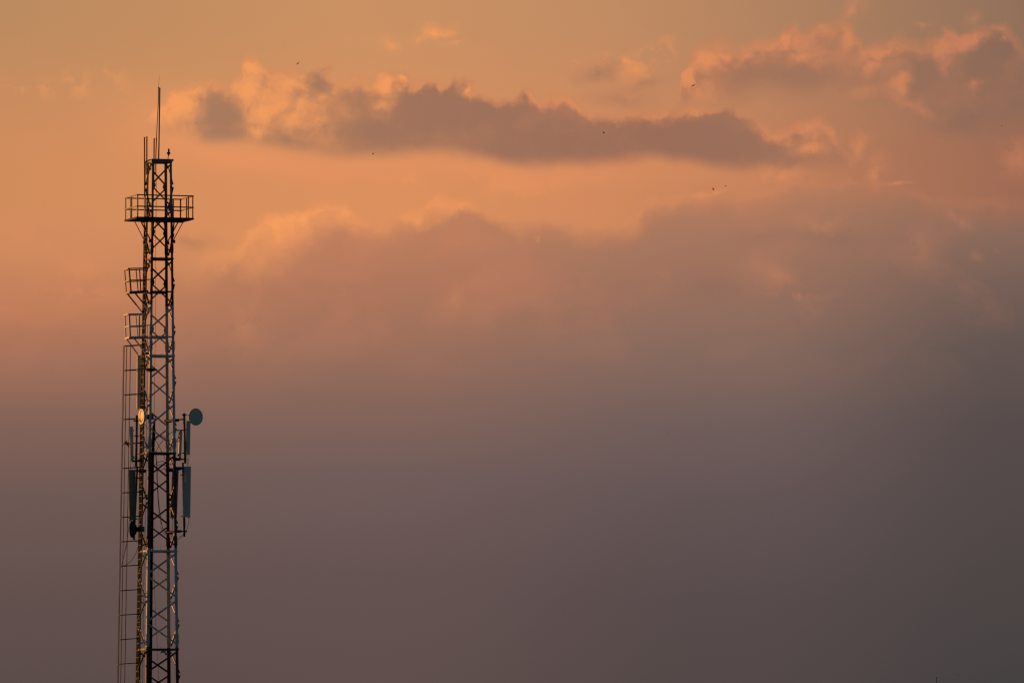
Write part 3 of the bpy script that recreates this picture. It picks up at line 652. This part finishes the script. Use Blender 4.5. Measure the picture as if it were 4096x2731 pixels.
# ---------------------------------------------------------------- cables
def cable(label, pts, r, yl=0., group='loose cables on the tower', m_=BLACK):
    P3 = [on(p[0], p[1], p[2] if len(p) > 2 else yl) for p in pts]
    m = MB(); m.tube(smooth_path(P3), r, 6)
    return single('cable', m, m_, label, 'cable', P3[0], group)
def zz(oy, *uv): return [Z(u, v, oy) for u, v in uv]
# thick feeder run clipped behind the front left leg
fr = Thing('feeder_run', 'thick black run of feeder cables clipped behind the front left leg', 'cables', (-.4, -.2, 0.1))
for i in range(8):
    pts = []
    for py in (3260, 2900, 2600, 2300, 2100, 1950, 1830, 1760 - 14 * i):
        z = zrow(py); h = half(z); pts.append(Vector((-h + .155 + .034 * (i % 4) + (.05 if py < 1800 else 0) + random.uniform(-.006, .006), -h + .11 + .035 * (i // 4), z)))
    m = MB(); m.tube(smooth_path(pts), .018, 8); fr.part('feeder_cable', m, BLACK, smooth=True)
for i, py in enumerate(range(1860, 3200, 110)):
    z = zrow(py); h = half(z); m = MB(); m.box((-h + .205, -h + .127, z), XA, YA, ZA, .16, .10, .02); fr.part('cable_clip', m, DULL)
leg_cover = Thing('feeder_run', 'dark strip of cables added over the sunlit left rear leg beside the ladder', 'cables', (-.6, .5, 0.1))  # dark strip, added in cable form to hide the sunlit leg face
for i in range(5):
    pts = [Vector((-half(z) - .035 - .012 * (i % 2), half(z) - .015 - .03 * i + random.uniform(-.004, .004), z)) for z in (.1, 4., 8., 12., 16., 20., 24., zrow(900 + 60 * i))]
    m = MB(); m.tube(smooth_path(pts), .017, 8); leg_cover.part('feeder_cable', m, BLACK, smooth=True)
cable('short cable sagging from the sunlit dish to the tower', zz(1600, (545, 368), (575, 420), (612, 472), (665, 545), (690, 700), (700, 800)), .011, -.3)
cable('cable arching over between the legs below the lower dish arm', zz(1600, (715, 640), (722, 575), (785, 550), (840, 575), (875, 625), (895, 720), (905, 820)), .014, .1)
cable('long cable sweeping from the right pole down across the tower', zz(1600, (1195, 455), (1100, 480), (1005, 480), (905, 555), (790, 680), (735, 780), (720, 890)), .012, -.1)
cable('cable running diagonally to the right rear leg above the tangle', zz(1600, (725, 640), (765, 720), (810, 800), (850, 885), (880, 950)), .011, .2)
cable('upper loop of the cable tangle near the right rear leg', zz(1600, (700, 1015), (740, 980), (800, 960), (860, 965), (895, 995), (960, 1010)), .014, .25)
cable('middle loop of the cable tangle inside the tower', zz(1600, (725, 1030), (780, 1012), (850, 1016), (890, 1040)), .012, .2)
cable('lowest drooping loop of the cable tangle inside the tower', zz(1600, (735, 1105), (790, 1102), (845, 1070), (880, 1005), (890, 900), (900, 830)), .012, .15)
cable('thick cable hanging down the middle between the front legs', zz(1600, (715, 800), (725, 930), (738, 1060), (738, 1200), (748, 1400), (765, 1660), (795, 1860), (800, 1940)), .019, 0)
cable('second cable hanging beside the thick one in the tower middle', zz(1820, (745, 480), (760, 700), (785, 930), (808, 1070), (835, 1160), (880, 1225)), .013, .05)
cable('thin cable tail looping from the hanging cables to the right leg', zz(1820, (793, 1110), (815, 1180), (850, 1235), (895, 1268)), .007, .05)
cable('left of the two crossing jumper cables between the right panels', zz(1600, (1207, 855), (1210, 920), (1228, 985), (1226, 1040)), .009, -.08)
cable('right of the two crossing jumper cables between the right panels', zz(1600, (1240, 855), (1235, 920), (1215, 985), (1208, 1040)), .009, -.08)
cable('jumper cable curling from the lowest right panel back to the tower', zz(1820, (1240, 975), (1232, 1060), (1205, 1170), (1150, 1250), (1090, 1305), (1030, 1330), (965, 1300)), .009, -.05)
cable('short jumper from the lowest right panel looping below the arm', zz(1820, (1178, 985), (1180, 1120), (1150, 1230), (1085, 1285)), .008, -.05)
cable('left cable hanging from the drab rear panel', zz(1820, (985, 990), (984, 1100), (968, 1200), (972, 1290)), .010, .6)
cable('right cable hanging from the drab rear panel', zz(1820, (1033, 985), (1030, 1090), (1000, 1190), (972, 1260)), .009, .6)
cable('slack cable drooping in a sharp loop left of the cage', zz(2080, (455, 345), (420, 480), (360, 595), (275, 685), (190, 722), (178, 732), (184, 705), (240, 450), (285, 190), (305, 0)), .010, -.05)
cable('short drooping cable under the dark lower dish', zz(2080, (395, 300), (415, 340), (435, 352), (452, 330)), .007, 0)
cable('thin wire hanging just right of the feeder run', zz(2080, (690, 0), (690, 860), (705, 1200), (716, 1570), (738, 1900), (762, 2560), (770, 3000)), .006, 0)
cable('thin straight cable down the inside of the left face', [(590, 1300, -.1), (589, 1480, -.1), (587, 1700, -.1), (584, 1900, -.12), (581, 2080, -.14), (575, 2330, -.16), (570, 2731, -.2), (565, 3200, -.25)], .009)
cable('straight cable down the left face beside the ladder', [(564, 1420, .1), (562, 1640, .1), (559, 1800, .12), (556, 2000, .14)], .011)
cable('antenna lead running from the whip down inside the upper tower', [(624.5, 690, -.12), (624, 800, -.12), (623, 900, -.12), (622.5, 1050, -.1), (622, 1200, -.1), (622, 1330, -.1), (619, 1480, -.1), (617, 1660, -.1)], .007)
cable('thin slack wire beside the antenna lead in the upper tower', [(620.5, 650, -.2), (626.5, 760, -.12), (625, 870, -.12), (604, 905, .2), (598, 960, .3), (595, 1030, .3)], .004)
cable('cable bending from the right front leg up to the dish pole', zz(1600, (1100, 480), (1090, 500), (1080, 565), (1055, 625), (1000, 720), (950, 800)), .016, -.3)
cable('left jumper hanging under the narrow left panel', zz(1600, (330, 950), (322, 1020), (318, 1095)), .009, -.03)
cable('right jumper slanting under the narrow left panel', zz(1600, (348, 950), (375, 1030), (402, 1085)), .008, -.03)
cable('cable arching from the ladder to the left mounting pole', zz(1600, (500, 825), (430, 850), (385, 880), (368, 925)), .011, .1)
cable('cable pair dropping in front of the right rear leg', zz(1600, (955, 800), (925, 870), (905, 950), (935, 1060), (985, 1130), (1000, 1180), (965, 1230)), .010, .3)
cable('thin cable hanging left of the wide dark panel', zz(1820, (305, 1020), (290, 1150), (262, 1400), (240, 1500)), .006, -.08)

# ---------------------------------------------------------------- scraps caught on the steel
def scrap(name, label, cat, uv, oy, yl, m_, fold=.03):
    P3 = [on(*Z(u, v, oy), yl + random.uniform(-fold, fold)) for u, v in uv]; c = sum(P3, Vector()) / len(P3); n = len(P3)
    m = MB(); v = [p + YA * .002 for p in P3] + [c - YA * .03] + [p - YA * .002 for p in P3] + [c - YA * .034]
    f = [[i, (i + 1) % n, n] for i in range(n)] + [[n + 1 + (i + 1) % n, n + 1 + i, 2 * n + 1] for i in range(n)] + [[i, n + 1 + i, n + 1 + (i + 1) % n, (i + 1) % n] for i in range(n)]
    m.add(v, f); return single(name, m, m_, label, cat, c, smooth=False)
scrap('plastic_scrap', 'torn reddish plastic scrap caught on the ladder cage', 'scrap', [(220, 655), (245, 648), (258, 618), (268, 655), (300, 668), (304, 700), (285, 706), (308, 745), (298, 752), (270, 712), (250, 695)], 1600, -.2, SCRAP)
scrap('plastic_scrap', 'pale torn plastic scrap hanging from the lowest frame bar', 'scrap', [(782, 1096), (800, 1070), (835, 1042), (868, 1045), (876, 1085), (898, 1095), (892, 1132), (880, 1110), (868, 1135), (860, 1092), (830, 1082), (795, 1090)], 2331, -.66, PALE)
scrap('plastic_bag', 'small orange plastic scrap stuck to the wide right panel', 'scrap', [(1136, 1195), (1150, 1184), (1168, 1196), (1176, 1222), (1165, 1246), (1146, 1250), (1134, 1228)], 1600, -.16, ORANGE, .02)

# ---------------------------------------------------------------- birds
def bird(label, c_, tips, body, dist, wid=.085):
    """swift in flight: body along 'body' (pixels), wing tips given in pixels from the centre"""
    c = at_depth(*c_, dist); k = dist / F; L = lambda d, dep=0.: Vector((d[0] * k, dep, -d[1] * k))
    m = MB(); bl = L(body, .05); ax = bl.normalized(); n_ = bl.length
    m.lathe([(.003, -n_), (.018, -n_ * .75), (.032, -n_ * .25), (.036, n_ * .2), (.028, n_ * .65), (.014, n_ * .9), (.003, n_)], (0, 0, 0), ax, 10)
    tl = -bl; sd_ = ax.cross(YA).normalized()
    m.plate([tl * .75 + sd_ * .012, tl * 1.35 + sd_ * .05, tl * 1.22, tl * 1.35 - sd_ * .05, tl * .75 - sd_ * .012], .006, YA)
    for i, t in enumerate(tips):
        tip = L(t, -.03 + .06 * i) * 1.22; mid = tip * .5 + ax * .03
        m.plate([ax * n_ * .35, mid + ax * .03, tip, mid - ax * wid * .9, -ax * n_ * .35], .010, tip.cross(ax))
    o = link('bird', m.mesh('bird', BIRD, True)); o.location = c; return tag(o, label, 'bird', 'birds in the sky')
bird('small bird highest in the sky, above the bright cloud puff right of the mast', (1191.5, 254), [(5.5, -4.5), (-5.5, 4.5)], (3.2, -1.2), 700)
bird('largest bird, wings tilted, in front of the bright right cloud', (2774, 342), [(7.5, -2.2), (-7, 5)], (4.5, -1.5), 620)
bird('bird with folded wings in front of the long dark cloud', (2414, 529), [(4.4, 3.8), (-.6, 4)], (2.2, -1.4), 720)
bird('bird just under the dark cloud, nearest to the tower', (1491, 616), [(3, -4.8), (4.5, 1.2)], (-2.2, .8), 700)
bird('lower left of the two birds close together, wing raised', (2852, 757), [(-.3, -6), (5, 2.8)], (-1.8, 1.6), 640)
bird('upper right of the two birds close together, seen as a dash', (2903, 744), [(3.4, -.9), (-3.2, .7)], (2.4, -.6), 760)
bird('tiny bird near the right edge under the grey cloud', (4006.5, 503.7), [(2, -.4), (-1.8, .5)], (1.6, -.3), 900)
bird('tiny faint bird alone in the plain grey haze at mid height', (2670.8, 1733.5), [(1.4, .3), (-1.3, -.4)], (1.2, .5), 1100)
bird('tiny bird low in the bottom right corner of the sky', (3832, 2695), [(2.2, -.4), (-2, .3)], (1.6, .2), 900)

# ---------------------------------------------------------------- two far poles at the lower right edge
for lab, px, py, r in (('taller of two thin far poles at the bottom right edge', 3746, 2706, .022), ('shorter of two thin far poles at the bottom right edge', 3759.5, 2726, .02)):
    p = at_depth(px, py, 600); m = MB(); m.tube([(0, 0, 0), (0, 0, p.z)], r * 1.2, 8, r); m.lathe([(.01, 0), (.05, 0), (.05, .02), (.01, .02)], (0, 0, p.z - .02), ZA, 8)
    o = link('slender_pole', m.mesh('slender_pole', FARPOLE, True)); o.location = (p.x, p.y, 0); tag(o, lab, 'pole', 'far poles')
